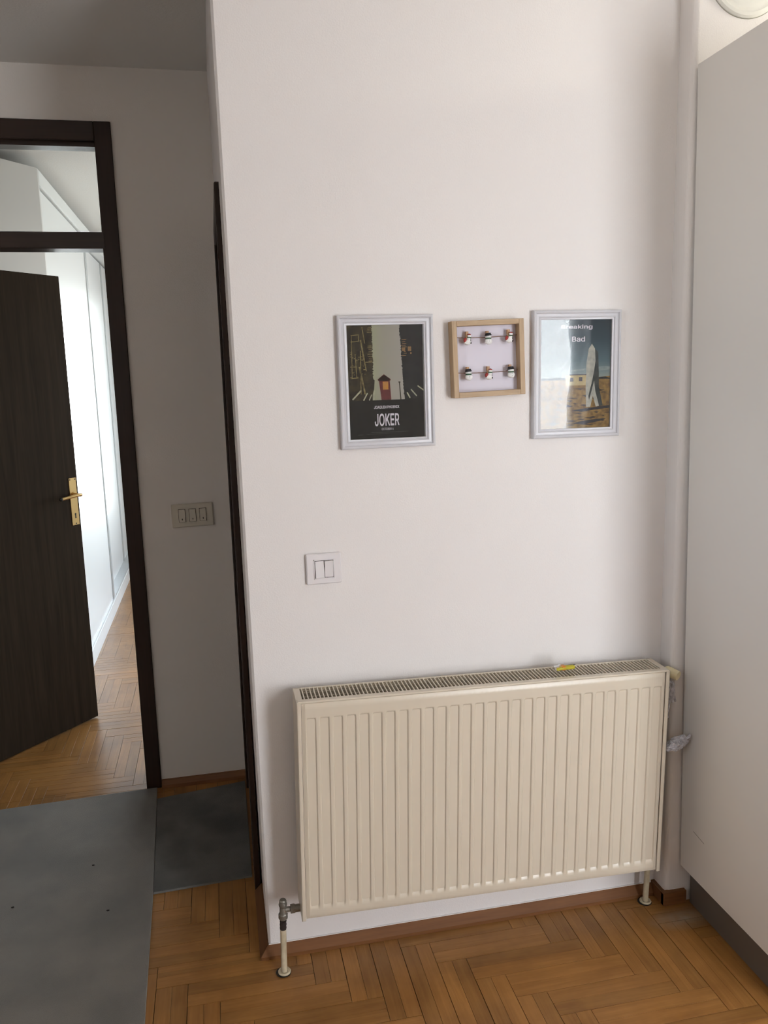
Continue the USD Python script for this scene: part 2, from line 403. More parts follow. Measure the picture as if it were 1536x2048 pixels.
# uneven lip of wall paint over the strip
xs = np.linspace(XE + .006, PX - .01, 240)
zz = 0.0285 - 0.004 * meshkit.fbm(np.c_[xs * 90, xs * 0, xs * 0], 3, 3)
poly = Polygon([(XE + .006, .0315), *zip(xs, zz), (PX - .01, .0315)])
part(bb, 'paint_edge', prism_xz(poly, YW - .0035, YW - .0002), WALL)
bs = thing('baseboard_side', 'dark brown wooden strip at the end of the radiator wall', kind='structure')
m = rod_profile([(XE + .006, -.001), (XE - .018, -.001), (XE - .018, .009), (XE + .001, .030), (XE + .006, .030)], 'y', YW - .024, 2.215)
v = m.vertices.copy(); sel = v[:, 1] < YW + .05
v[sel, 1] = YW + .002 - (XE + .006 - v[sel, 0]) * 1.0
m.vertices = v
part(bs, 'moulding', m, SKIRTY)
bp = thing('baseboard_pier', 'brown wooden strip round the foot of the chimney breast', kind='structure')
part(bp, 'moulding', bx(PX - .011, 1.228, PY - .013, PY + .004, 0, .040, .002), SKIRT)
part(bp, 'moulding', bx(PX - .011, PX + .003, PY - .012, YW - .002, 0, .038, .002), SKIRTY)
bh = thing('baseboard_hall', 'brown wooden strip below the shaded hall wall', kind='structure')
part(bh, 'moulding', rod_profile([(YH + .004, -.001), (YH - .022, -.001), (YH - .020, .012), (YH - .010, .027), (YH + .004, .028)], 'x', -0.276, XE - .002), SKIRT)

# ------------------------------------------------------------------ door 1: dark frame with transom, open leaf
d1 = thing('door_1', 'dark brown framed bedroom door standing open under a glazed transom', kind='structure')
yf = YH - .012
CI, CO = -0.3305, -0.2765      # casing inner / outer edge
CZI, CZO = 2.282, 2.342
part(d1, 'casing', bx(CI, CO, yf, YH, 0, CZO, .002), DARKV)
part(d1, 'casing', bx(-1.183, -1.129, yf, YH, 0, CZO, .002), DARKV)
part(d1, 'casing', bx(-1.129, CI, yf, YH, CZI, CZO, .002), DARKH)
part(d1, 'jamb', bx(CI + .008, OX1, YH, YH + .14, 0, 2.29), DARKV)
part(d1, 'jamb', bx(OX0, -1.137, YH, YH + .14, 0, 2.29), DARKV)
part(d1, 'head', bx(OX0, OX1, YH, YH + .14, 2.286, OZ), DARKH)
part(d1, 'transom_bar', cat_(bx(-1.137, CI + .008, YH - .014, YH + .02, 1.942, 1.995, .002), bx(-1.137, CI + .008, YH + .02, YH + .14, 1.952, 1.985)), DARKH)
part(d1, 'glazing_bead', bx(-1.137, CI + .008, YH + .012, YH + .03, 2.268, 2.286), DARKH)
part(d1, 'glazing_bead', bx(-1.137, CI + .008, YH + .012, YH + .03, 1.984, 1.999), DARKH)
part(d1, 'transom_pane', bx(-1.137, CI + .008, YH + .034, YH + .038, 1.985, 2.286), GLASS)
# leaf: hinge, direction, camera-side normal
Hn, dd = np.array([-1.16, 3.05]), np.array([0.65967, 0.75155])
ang = math.degrees(math.atan2(dd[1], dd[0]))


def leafpart(parent, name, m, mt, smooth=False):
    """m in leaf space: x along the leaf, y=0 the camera-side face (negative towards the camera)"""
    m = m.copy()
    m.apply_transform(trimesh.transformations.rotation_matrix(math.radians(ang), [0, 0, 1]))
    m.apply_translation((Hn[0], Hn[1], 0))
    return part(parent, name, m, mt, smooth=smooth)


def leaf_wood():
    return bx(0, .849, 0, .026, .006, 1.943, .0015)


lf = leafpart(d1, 'door_leaf', cat_(leaf_wood(), bx(.012, .836, .026, .040, .008, 1.930, .001)), LEAF)
plate = cat_(bx(.803, .8405, -.003, 0, .896, 1.1015, .001))
leafpart(lf, 'handle_plate', plate, BRASS)
leafpart(lf, 'lever', cat_(tube((.822, 0, 1.029), (.822, -.045, 1.029), .008, .0075), lathe([(0, 0), (.011, 0), (.011, .006), (0, .006)], (.822, -.002, 1.029), (0, -1, 0)),
                           path_tube([(.826, -.046, 1.030), (.80, -.048, 1.030), (.765, -.048, 1.0275), (.728, -.044, 1.024)], .0068)), BRASS, smooth=40)
leafpart(lf, 'lever_tip', ball((.724, -.043, 1.0235), .0078, sub=2), BLACK, smooth=True)
leafpart(lf, 'keyhole', cat_(tube((.8225, -.0036, .944), (.8225, -.001, .944), .0042, n=14), bx(.8198, .8252, -.0036, -.001, .926, .943)), BLACK)
leafpart(lf, 'screw', cat_(*[tube((x, -.0036, z), (x, -.001, z), .0028, n=12) for x, z in ((.8085, 1.0945), (.8345, 1.0945), (.8225, .903))]), BLACK)

# ------------------------------------------------------------------ door 2: doorway in the end of the wall, seen edge on
d2 = thing('door_2', 'dark casing of the side doorway seen edge on', kind='structure')
xa, xb = XE - .0165, XE + .001
part(d2, 'casing', bx(xa, xb, 2.218, 2.280, 0, 2.0, .003), DARKV)
part(d2, 'casing', bx(xa, xb, 2.850, 2.912, 0, 2.0, .003), DARKV)
part(d2, 'casing', bx(xa, xb, 2.280, 2.850, 1.94, 2.0, .003), DARKV)
part(d2, 'door_leaf', bx(XE - .008, xb, 2.280, 2.850, .006, 1.94), DARKV)

# ------------------------------------------------------------------ radiator
RL, RH = 0.974, 0.572
rad = thing('radiator', 'cream panel radiator with vertical grooves on the white wall', 'radiator', loc=(0.137, 1.885, 0.170), rot=(0, 1.15, 0))
RF, RB = -0.063, 0.036
pitch, n_ch = 0.0324, 29
x_first = 0.0225


def sst(t):
    t = np.clip(t, 0, 1)
    return t * t * (3 - 2 * t)


px0, px1, pz0, pz1 = 0.0115, RL - 0.0115, 0.004, RH - 0.004
gx = [px0]
for i in range(n_ch):
    a = x_first + i * pitch
    gx += [a - .0026, a - .0012, a + .0002, a + .0016, a + .003, a + .010, a + .0185, a + .020, a + .0214, a + .0228, a + .0242]
gx = np.array(sorted(gx + [px1]))
zt, zb = RH - .042, .030
gz = np.array([pz0, .008, .016, zb - .006, zb - .002, zb + .002, zb + .006, zb + .010, zb + .014, zb + .020, .12, .3, .45, zt - .010, zt - .006, zt - .003, zt, zt + .002, RH - .02, RH - .012, pz1])
X, Z = np.meshgrid(gx, gz, indexing='ij')
ph = np.zeros_like(X)
for i in range(n_ch):
    a = x_first + i * pitch
    ph = np.maximum(ph, sst((X - (a - .0022)) / .0052) * sst(((a + .0238) - X) / .0052))
depth = 0.0062 * ph * sst((Z - (zb - .004)) / .020) * sst(((zt + .002) - Z) / .009)
edge = np.minimum(np.minimum(X - px0, px1 - X), np.minimum(Z - pz0, pz1 - Z))
Y = RF + depth + 0.004 * (1 - np.clip(edge / .008, 0, 1)) ** 2
nx_, nz_ = X.shape
idx = np.arange(nx_ * nz_).reshape(nx_, nz_)
f = np.vstack([np.c_[idx[:-1, :-1].ravel(), idx[1:, :-1].ravel(), idx[1:, 1:].ravel()], np.c_[idx[:-1, :-1].ravel(), idx[1:, 1:].ravel(), idx[:-1, 1:].ravel()]])
face = trimesh.Trimesh(np.c_[X.ravel(), Y.ravel(), Z.ravel()], f, process=False)
part(rad, 'front_panel', cat_(face, bx(px0, px1, RF + .0035, RF + .016, pz0, pz1)), RAD, smooth=35)
part(rad, 'rear_panel', bx(.0115, RL - .0115, RB - .014, RB, .004, RH - .004, .003), RAD)
part(rad, 'side_panel', cat_(bx(0, .0025, RF - .001, RB - .002, 0, RH, .0008), bx(0, .0105, RF - .001, RF + .003, 0, RH - .001, .001)), RAD)
part(rad, 'side_panel', cat_(bx(RL - .0025, RL, RF - .001, RB - .002, 0, RH, .0008), bx(RL - .0105, RL, RF - .001, RF + .003, 0, RH - .001, .001)), RAD)
grille = part(rad, 'top_grille', cat_(bx(.001, RL - .001, RF - .001, RF + .019, RH - .005, RH + .001, .0025), bx(.003, RL - .003, RB - .010, RB - .003, RH - .004, RH, .001),
                                      bx(.001, .016, RF + .018, RB - .004, RH - .003, RH, .0008), bx(RL - .016, RL - .001, RF + .018, RB - .004, RH - .003, RH, .0008),
                                      *[bx(.01, RL - .01, y, y + .0022, RH - .0075, RH - .0045) for y in (RF + .043, RF + .070)]), RAD)
ns = 97
sl = bx(-.0015, .0015, RF + .018, RB - .009, -.0045, 0, .0004)
for i in range(ns):
    m = sl.copy(); m.apply_translation((.0165 + (RL - .033) * (i + .5) / ns, 0, RH - .0003))
    part(grille, 'slat', m, RAD)
zig = [(x, (RF + .030 if k % 2 else RB - .030)) for k, x in enumerate(np.linspace(.02, RL - .02, 75))]
zg = Polygon(zig + [(x, y + .0012) for x, y in zig[::-1]]).buffer(0)
part(rad, 'convector_fins', prism_xy(max(zg.geoms, key=lambda g: g.area) if zg.geom_type == 'MultiPolygon' else zg, .03, RH - .030), RADIN, kind='stuff')
# lockshield valve, left
lx, ly = -0.043, -0.015
part(rad, 'valve_body', cat_(lathe([(0, 0), (.0085, 0), (.0118, .004), (.0118, .015), (.0088, .019), (.0084, .034), (.0098, .036), (.0108, .042), (.0090, .049), (.0095, .051), (.0075, .0545), (0, .0545)], (lx, ly, -.020), (.0, 0, 1), 12),
                             tube((lx, ly, .006), (lx + .020, ly, .006), .0068), lathe([(0, 0), (.0122, 0), (.0122, .011), (0, .011)], (lx + .019, ly, .006), (1, 0, 0), 6), tube((lx + .03, ly, .006), (.003, ly, .006), .0095)), VALVE, smooth=35)
part(rad, 'thread_sleeve', lathe([(0, 0), (.0080, 0), (.0086, .004), (.0078, .008), (.0087, .013), (.0080, .018), (.0086, .023), (0, .025)], (lx - .001, ly, -.047), (.02, 0, 1)), RUST, smooth=40)
part(rad, 'pipe', tube((lx - .001, ly, -.0465), (lx - .0015, ly, -.169), .0078), PIPE, smooth=40)
part(rad, 'floor_collar', lathe([(.0085, 0), (.0155, 0), (.0165, .003), (.0145, .006), (.0105, .0055), (.0085, .004), (.0085, 0)], (lx - .001, ly, -.1698), (0, 0, 1)), PIPE, smooth=40)
part(rad, 'pipe_hole', lathe([(0, 0), (.0195, 0), (.0195, .0008), (0, .0008)], (lx - .003, ly + .001, -.1700), (0, 0, 1)), BLACK)
# right: riser and thermostat
qx, qy = RL + .012, .020
zf = -.170 + qx * math.sin(math.radians(1.15)) + .0004
part(rad, 'pipe', cat_(tube((qx - .001, qy, zf), (qx + .010, qy, .505), .0078)), PIPE, smooth=40)
part(rad, 'floor_collar', lathe([(.0085, 0), (.0155, 0), (.0165, .003), (.0145, .006), (.0105, .0055), (.0085, .004), (.0085, 0)], (qx - .001, qy, zf), (0, 0, 1)), PIPE, smooth=40)
part(rad, 'pipe_hole', lathe([(0, 0), (.0195, 0), (.0195, .0008), (0, .0008)], (qx - .003, qy + .001, zf - .0002), (0, 0, 1)), BLACK)
part(rad, 'valve_body', cat_(tube((RL - .002, .0, .540), (RL + .018, .0, .540), .008), lathe([(0, 0), (.011, 0), (.011, .010), (0, .010)], (RL + .001, 0, .540), (1, 0, 0), 6), tube((qx + .010, qy, .495), (qx + .010, .004, .545), .0095),
                             ball((qx + .010, .004, .540), .012)), VALVE, smooth=35)
part(rad, 'thermostat_cap', lathe([(0, 0), (.0100, 0), (.0128, .004), (.0138, .012), (.0138, .036), (.0124, .0395), (0, .0400)], (RL + .030, .010, .545), (.5, -.84, -.2)), CAPM, smooth=35)


def crumple(m, amp, sc, seed):
    v = np.array(m.vertices); n = np.array(m.vertex_normals)
    d = meshkit.fbm(v * sc + 11.3, 3, seed) - .5
    m.vertices = v + n * d[:, None] * amp
    return m


wr = trimesh.creation.cylinder(radius=.0085, height=.055, sections=24).subdivide().subdivide().subdivide()
wr = crumple(wr, .011, 150, 2); wr.apply_translation((RL + .034, -.018, .492))
st = path_tube([(RL + .030, -.020, .470), (RL + .024, -.026, .455), (RL + .020, -.027, .440), (RL + .022, -.028, .425)], .0035, 6)
st2 = path_tube([(RL + .026, -.021, .505), (RL + .042, -.024, .478), (RL + .048, -.018, .465)], .003, 6)
part(rad, 'pipe_wrap', cat_(wr, st, st2), WRAP, label='white plastic tape wrapped round the valve pipe')

# crumpled bundle further down
pw = thing('plastic_bundle', 'crumpled white plastic bundle beside the radiator, below the yellow thermostat cap', 'plastic wrap', loc=(1.1585, 1.838, 0.508))
bn = trimesh.creation.icosphere(subdivisions=5, radius=1.0); bn.apply_scale((.034, .017, .0165))
bn = crumple(bn, .016, 130, 8)
v = bn.vertices.copy(); v[:, 2] += v[:, 0] * .28; bn.vertices = v
part(pw, 'crumpled_film', bn, WRAP)
tails = [path_tube([(.020 + .004 * k, -.008 + .004 * k, .010), (.030 + .003 * k, -.010 + .004 * k, .018 + .003 * k), (.036 - .001 * k, -.006, .022 - .007 * k)], .0022, 6) for k in range(3)]
part(pw, 'film_tail', cat_(*tails), WRAP)

# lighter on the grille
lg = thing('lighter', 'yellow plastic lighter lying on top of the radiator grille', 'lighter', loc=(0.858, 1.868, 0.7352), rot=(0, 1.15, 3))
body = trimesh.creation.capsule(height=.044, radius=.0066, count=[16, 16])
body.apply_transform(trimesh.transformations.rotation_matrix(math.pi / 2, [0, 1, 0])); body.apply_scale((1, 1.25, .92)); body.apply_translation((-.010, 0, .0062))
part(lg, 'body', body, LIGHTERM, smooth=True)
part(lg, 'valve_base', bx(-.021, -.009, -.0075, .0075, .0006, .0128, .002), ORANGE)
part(lg, 'hood', bx(-.040, -.026, -.006, .006, .001, .013, .002), CHROME)
part(lg, 'spark_wheel', tube((-.0245, -.004, .0115), (-.0245, .004, .0115), .0042, n=18), CHROME)
part(lg, 'fuel_tube', tube((-.004, 0, .0115), (.020, 0, .0118), .0009, n=8), BLACK)

# ------------------------------------------------------------------ light switches
s2 = thing('light_switch', 'white double rocker light switch on the radiator wall', 'light switch', loc=(.2412, YW, 1.034), rot=(0, -.4, 0))
pl = bx(-.0435, .0435, -.0095, 0, -.0385, .0385, .0025)
part(s2, 'cover_plate', cat_(pl), SWITCHW, smooth=30)
part(s2, 'inner_frame', cat_(bx(-.0255, .0255, -.0105, -.008, -.0255, -.0225, .0004), bx(-.0255, .0255, -.0105, -.008, .0215, .0245, .0004), bx(-.0255, -.0225, -.0105, -.008, -.0255, .0245, .0004), bx(.0240, .0265, -.0105, -.008, -.0255, .0245, .0004)), SWITCHW)
part(s2, 'gap_shadow', bx(-.0225, .0240, -.0100, -.0090, -.0225, .0215), mat('switch_gap', (.10, .085, .08), .8))
for k, (a, b_) in enumerate(((-.0214, .0002), (.0016, .0231))):
    rk = bx(a, b_, -.0150, -.0098, -.0212, .0203, .0007)
    v = rk.vertices.copy(); fr = v[:, 1] < -.012
    v[fr, 1] += (.0032 if k == 0 else -.0028) * (v[fr, 2] / .021) * (1 if k == 0 else 1); v[fr, 1] += .0015
    rk.vertices = v
    part(s2, 'rocker', rk, SWITCHW)
s3 = thing('light_switch', 'beige triple light switch on the shaded hall wall', 'light switch', loc=(-.0985, YH, 1.0255), rot=(0, -1.0, 0))
part(s3, 'cover_plate', bx(-.0735, .0735, -.009, 0, -.0425, .0425, .003), SWITCHB, smooth=30)
for i, xc in enumerate((-.0365, .0005, .0365)):
    part(s3, 'gap_shadow', bx(xc - .0125, xc + .0125, -.0095, -.0085, -.0235, .0235), mat('switch_gap_beige' + '_b' * i, (.10, .08, .055), .8))
    rk = bx(xc - .0110, xc + .0110, -.0150, -.0090, -.0220, .0220, .0008)
    v = rk.vertices.copy(); fr = v[:, 1] < -.012; v[fr, 1] += .0025 * v[fr, 2] / .022 + .001; rk.vertices = v
    r_ = part(s3, 'rocker', rk, SWITCHB)
    part(r_, 'indicator', bx(xc - .0012, xc + .0012, -.0166, -.0135, -.0155, -.0095, .0004), BLACK)

# ------------------------------------------------------------------ framed pictures


def frame_ring(W, H, prof):
    """mitred ring; prof: list of (inset from the outer edge, y) closed profile; W,H outer size, centred; in xz, y towards the wall = 0"""
    P = np.array(prof, float); n = len(P); v = []
    for sx, sz in ((-1, -1), (1, -1), (1, 1), (-1, 1)):
        for a, y in P:
            v.append((sx * (W / 2 - a), y, sz * (H / 2 - a)))
    f = []
    for k in range(4):
        j = (k + 1) % 4
        for i in range(n):
            i2 = (i + 1) % n
            a, b, c_, d_ = k * n + i, j * n + i, j * n + i2, k * n + i2
            f += [(a, b, c_), (a, c_, d_)]
    m = trimesh.Trimesh(np.array(v), np.array(f), process=False); m.fix_normals()
    return m


FPROF = [(0, 0), (0, -.013), (.0018, -.0165), (.0045, -.0175), (.0068, -.0165), (.0078, -.0130), (.0100, -.0118), (.0150, -.0125), (.0165, -.0138), (.0180, -.0130), (.0188, -.0105), (.0212, -.0098), (.0228, -.0090), (.0228, 0)]


def poly_print(parent, name, pts, W, H, mt, layer):
    """flat print: pts in (u right, v down) of the sheet, laid as a thin film on the sheet"""
    p = pts if not isinstance(pts, list) else Polygon(pts)
    if isinstance(pts, list):
        p = Polygon([(u * W - W / 2, H / 2 - v_ * H) for u, v_ in pts]).buffer(0)
    gs = list(p.geoms) if hasattr(p, 'geoms') else [p]
    y1 = -.0032 - .00012 * layer
    m = cat_(*[prism_xz(g, y1 - .0001, y1) for g in gs if g.area > 1e-9])
    return part(parent, name, m, mt)


def multi(parent, name, polys, W, H, mt, layer):
    y1 = -.0032 - .00012 * layer
    ms_ = []
    for pts in polys:
        g = Polygon([(u * W - W / 2, H / 2 - v_ * H) for u, v_ in pts]).buffer(0)
        for q in (g.geoms if hasattr(g, 'geoms') else [g]):
            if q.area > 1e-9:
                ms_.append(prism_xz(q, y1 - .0001, y1))
    return part(parent, name, cat_(*ms_), mt)


def line(u0, v0, u1, v1, t):
    dx, dy = u1 - u0, (v1 - v0) * 1.47
    L = math.hypot(dx, dy); nx, ny = -dy / L * t / 2, dx / L * t / 2 / 1.47
    return [(u0 + nx, v0 + ny), (u1 + nx, v1 + ny), (u1 - nx, v1 - ny), (u0 - nx, v0 - ny)]


def rect(u0, v0, u1, v1):
    return [(u0, v0), (u1, v0), (u1, v1), (u0, v1)]


def letters(parent, text, u0, v0, u1, v1, W, H, mt, layer, bold=True):
    m = meshkit.text_mesh(text, 0.05, .0001, bold=bold)
    v = np.array(m.vertices); lo_, hi_ = v.min(0), v.max(0)
    x = (v[:, 0] - lo_[0]) / (hi_[0] - lo_[0]); z = (v[:, 1] - lo_[1]) / (hi_[1] - lo_[1]); y = v[:, 2]
    y1 = -.0032 - .00012 * layer
    m = trimesh.Trimesh(np.c_[(u0 + (u1 - u0) * x) * W - W / 2, y1 - y, H / 2 - (v1 - (v1 - v0) * z) * H], m.faces, process=False)
    m.fix_normals()
    return part(parent, 'lettering', m, mt)


def ink(name, c1, c2=None, sc=60, rough=.55):
    return mat('ink_' + name, c1, rough, var=(sc, c2) if c2 else None, spec=.02)


def ramp_ink(name, axis, a0, a1, stops, noise=None):
    n = {'t': ('texture_coordinate', {}), 's': ('separate_xyz', {}), 'mr': ('map_range', {'from_min': a0, 'from_max': a1, 'clamp': True}), 'r': ('rgb_ramp', {'ramp': stops}), 'p': ('principled_bsdf', {'roughness': .55, 'specular_ior_level': .02})}
    l = [('t.object', 's.vector'), ('s.' + axis, 'mr.value'), ('mr.result', 'r.fac'), ('r.color', 'p.base_color')]
    return usdkit.material(stage, '/World/Looks/ink_' + name, n, l, surface='p.BSDF')


CARD = mat('print_border', (.78, .76, .78), .6)
# --- dark city poster (plain stand-in artwork)
FW, FH = .2345, .3165
pj = thing('picture_frame', 'pale grey frame with a dark alley poster, left of the peg box', 'picture frame', loc=(.4120, YW, 1.4838), rot=(0, -.25, 0))
part(pj, 'moulding', frame_ring(FW, FH, FPROF), FRAMEW, smooth=25)
part(pj, 'backing', bx(-FW / 2 + .020, FW / 2 - .020, -.002, 0, -FH / 2 + .020, FH / 2 - .020), CARD)
W, H = .1852, .2735
sh = part(pj, 'poster', bx(-.0945, .0945, -.0030, -.0020, -.1385, .1385), CARD)
JD = ink('alley_left', (.014, .010, .006), (.055, .040, .018), 55)
JR = ink('alley_right', (.022, .022, .023), (.009, .009, .011), 40)
JB = ink('alley_steps', (.006, .0065, .0065), (.011, .011, .010), 50)
JS = ramp_ink('alley_sky', 'x', -.045, .045, [(0, (.36, .36, .22)), (.45, (.36, .33, .27)), (1, (.40, .36, .32))])
JG = ink('alley_gold', (.27, .215, .09), (.12, .09, .035), 160)
JM = ink('alley_maroon', (.105, .022, .025), (.16, .030, .028), 90)
JO = ink('alley_orange', (.55, .24, .045), (.42, .20, .06), 90)
JW = ink('alley_white', (.72, .66, .72))
JL = ink('alley_rail', (.50, .48, .32), (.34, .33, .27), 90)
rr = random.Random(3)
poly_print(sh, 'print_sky', rect(.0, .0, 1, .67), W, H, JS, 0)
le = [(0, 0), (.335, 0)]
for k in range(40):
    v0 = k / 40 * .47
    le += [(.325 + rr.uniform(-.012, .012), v0 + .004), (.325 + rr.uniform(-.004, .012), v0 + .010)]
le += [(.345, .48), (.335, .56), (.315, .60), (.31, .67), (0, .67)]
poly_print(sh, 'print_building', le, W, H, JD, 1)
re = [(1, 0), (.688, 0)]
for k in range(40):
    t = k / 40; v0 = t * .62
    re += [(.690 + t * .045 + rr.uniform(-.010, .008), v0 + .003), (.690 + t * .045 + rr.uniform(-.004, .012), v0 + .010)]
re += [(.745, .67), (1, .67)]
poly_print(sh, 'print_building', re, W, H, JR, 1)
poly_print(sh, 'print_steps', rect(0, .655, 1, 1), W, H, JB, 2)
gl = [line(.045, .145, .155, .14, .012), line(.05, .09, .16, .085, .010), line(.06, .09, .05, .46, .010), line(.155, .085, .15, .145, .010), line(.175, .13, .215, .30, .020), line(.20, .02, .23, .16, .012), line(.17, .22, .16, .60, .012), line(.215, .30, .24, .40, .014), line(.03, .46, .13, .455, .014), line(.15, .36, .215, .60, .022), line(.10, .25, .11, .45, .012), line(.03, .36, .12, .36, .008)]
gl += [rect(.27 + rr.uniform(-.01, .01), v0, .322, v0 + .006) for v0 in (.02, .035, .05, .065, .18, .195, .21, .23, .25, .27, .29, .31)] + [rect(.225, .318, .322, .326)]
gl += [rect(rr.uniform(.02, .2), v0, 0, 0)[:1] + [] for v0 in ()]
for k in range(26):
    u0, v0 = rr.uniform(.02, .22), rr.uniform(.2, .46)
    gl.append(rect(u0, v0, u0 + rr.uniform(.008, .03), v0 + rr.uniform(.004, .010)))
multi(sh, 'print_fire_escape', gl, W, H, JG, 3)
multi(sh, 'print_lit_window', [rect(.70 + rr.uniform(0, .05), v0, .76 + rr.uniform(0, .03), v0 + .006) for v0 in (.13, .15, .165, .18, .195, .235, .25, .27)] + [rect(.72, .205, .765, .232), rect(.80, .195, .845, .235), rect(.83, .245, .85, .26)], W, H, ink('alley_window', (.36, .20, .085), (.20, .12, .06), 200), 3)
multi(sh, 'print_handrail', [line(.045, .645, .165, .565, .020), line(.19, .655, .245, .59, .016), line(.265, .655, .30, .605, .014), line(.325, .655, .335, .57, .016), line(.775, .595, .815, .645, .016), line(.83, .57, .905, .63, .016), line(.92, .54, 1.0, .58, .016)], W, H, JL, 3)
# plain maroon kiosk with an orange panel, and a lamp post
multi(sh, 'print_kiosk', [[(.40, .47), (.47, .435), (.545, .47), (.56, .655), (.43, .655)], [(.385, .475), (.47, .430), (.56, .475), (.555, .487), (.392, .487)]], W, H, JM, 3)
multi(sh, 'print_kiosk_panel', [rect(.452, .495, .525, .565)], W, H, JO, 4)
multi(sh, 'print_lamp_post', [line(.675, .505, .69, .655, .012), rect(.663, .498, .688, .508)], W, H, JD, 3)
letters(sh, 'JOAQUIN PHOENIX', .325, .705, .665, .733, W, H, JW, 3)
letters(sh, 'JOKER', .330, .775, .660, .885, W, H, JW, 3)
letters(sh, 'OCTOBER 4', .420, .902, .580, .922, W, H, JW, 3, bold=False)
multi(sh, 'print_small_type', [rect(.28, .938, .77, .943), rect(.22, .952, .50, .956), rect(.10, .955, .17, .959)], W, H, ink('alley_type', (.055, .055, .055)), 3)
part(pj, 'glass', bx(-.0955, .0955, -.0078, -.0063, -.1395, .1395), PGLASS)

# --- desert poster (plain stand-in artwork)
pb = thing('picture_frame', 'pale grey frame with a desert poster reflecting the window, right of the peg box', 'picture frame', loc=(.9035, YW, 1.4893), rot=(0, 0.1, 0))
FW2, FH2 = .2370, .3175
part(pb, 'moulding', frame_ring(FW2, FH2, FPROF), FRAMEW, smooth=25)
part(pb, 'backing', bx(-FW2 / 2 + .020, FW2 / 2 - .020, -.002, 0, -FH2 / 2 + .020, FH2 / 2 - .020), CARD)
W, H = .1905, .2755
sh = part(pb, 'poster', bx(-.0960, .0960, -.0030, -.0020, -.1390, .1390), CARD)
poly_print(sh, 'print_sky', rect(0, 0, 1, .56), W, H, ramp_ink('desert_sky', 'z', H / 2, H / 2 - .54 * H, [(0, (.035, .047, .060)), (.35, (.050, .075, .092)), (.7, (.10, .15, .175)), (.9, (.22, .27, .27)), (1, (.30, .34, .32))]), 0)
multi(sh, 'print_cloud', [[(.35, .475), (.5, .455), (.7, .445), (.9, .43), (1, .435), (1, .46), (.8, .475), (.6, .47)]], W, H, ink('desert_cloud', (.30, .34, .33), (.18, .23, .24), 60), 1)
gr = [(0, .545)] + [(t, .535 - .004 * math.sin(t * 14) - (.01 if t > .8 else 0)) for t in np.linspace(.05, 1, 16)] + [(1, 1), (0, 1)]
poly_print(sh, 'print_ground', gr, W, H, ink('desert_ground', (.33, .20, .070), (.16, .095, .045), 90), 1)
multi(sh, 'print_ridge', [[(0, .55), (0, .53), (.3, .528), (.85, .53), (.93, .525), (1, .54), (1, .548), (.8, .545), (.4, .55)]], W, H, ink('desert_ridge', (.028, .032, .040)), 2)
multi(sh, 'print_hut', [rect(.36, .505, .655, .60)], W, H, ink('desert_hut', (.52, .40, .20), (.42, .32, .16), 50), 3)
multi(sh, 'print_hut_window', [rect(.42, .53, .47, .565), rect(.55, .525, .60, .562), rect(.36, .50, .655, .508)], W, H, ink('desert_dark', (.05, .045, .06), (.09, .07, .07), 60), 4)
dk = []
for k in range(46):
    v0 = .60 + .38 * rr.random(); u0 = rr.uniform(0, .95); ln = rr.uniform(.03, .16) * (0.4 + v0)
    dk.append([(u0, v0), (min(1, u0 + ln * .5), v0 - .006), (min(1, u0 + ln), v0 + .001), (min(1, u0 + ln * .6), v0 + rr.uniform(.006, .012))])
multi(sh, 'print_scrub', dk, W, H, ink('desert_scrub', (.055, .045, .045), (.12, .08, .045), 120), 2)
multi(sh, 'print_shadow', [[(.45, .83), (.62, .815), (.85, .80), (1, .79), (1, .815), (.75, .83), (.6, .845)], [(.45, .95), (.6, .93), (.8, .915), (.95, .91), (.9, .93), (.65, .96)]], W, H, ink('desert_shade', (.035, .035, .045), (.06, .05, .05), 120), 3)
# plain pale standing stone
multi(sh, 'print_stone', [[(.66, .80), (.65, .62), (.655, .40), (.685, .27), (.73, .225), (.775, .27), (.80, .36), (.80, .50), (.84, .66), (.87, .79), (.80, .80), (.755, .70), (.72, .80)]], W, H, ink('desert_stone', (.50, .47, .40), (.34, .33, .30), 70), 4)
multi(sh, 'print_stone_side', [[(.775, .27), (.82, .30), (.835, .48), (.84, .62), (.90, .79), (.85, .80), (.79, .66), (.77, .56), (.74, .64), (.70, .74), (.69, .70), (.735, .58), (.765, .48), (.785, .38)]], W, H, ink('desert_stone_dark', (.040, .048, .050), (.08, .085, .08), 70), 5)
letters(sh, 'Breaking', .29, .052, .735, .098, W, H, JW, 3)
letters(sh, 'Bad', .445, .158, .63, .205, W, H, JW, 3)
part(pb, 'glass', bx(-.0970, .0970, -.0078, -.0063, -.1400, .1400), PGLASS)

# ------------------------------------------------------------------ shadow box with snowman pegs
SBY = 1.5345
BW = .1835
sb = thing('shadow_box', 'square oak shadow box strung with snowman pegs, between the posters', 'picture frame', loc=(.6640, YW, SBY), rot=(0, -1.6, 0))
hb, tb, dpt = BW / 2, .0125, .032
for nm, m, mt in (('frame_side', bx(-hb, -hb + tb, -dpt, 0, -hb, hb, .0008), OAKV), ('frame_side', bx(hb - tb, hb, -dpt, 0, -hb, hb, .0008), OAKV),
                  ('frame_rail', bx(-hb + tb, hb - tb, -dpt, 0, hb - tb, hb, .0008), OAK), ('frame_rail', bx(-hb + tb, hb - tb, -dpt, 0, -hb, -hb + tb, .0008), OAK)):
    part(sb, nm, m, mt)
part(sb, 'backing', bx(-hb + tb, hb - tb, -.006, -.003, -hb + tb, hb - tb), LILAC)


def sag(x, z0):
    return z0 - .0028 * (1 - (x / .079) ** 2)


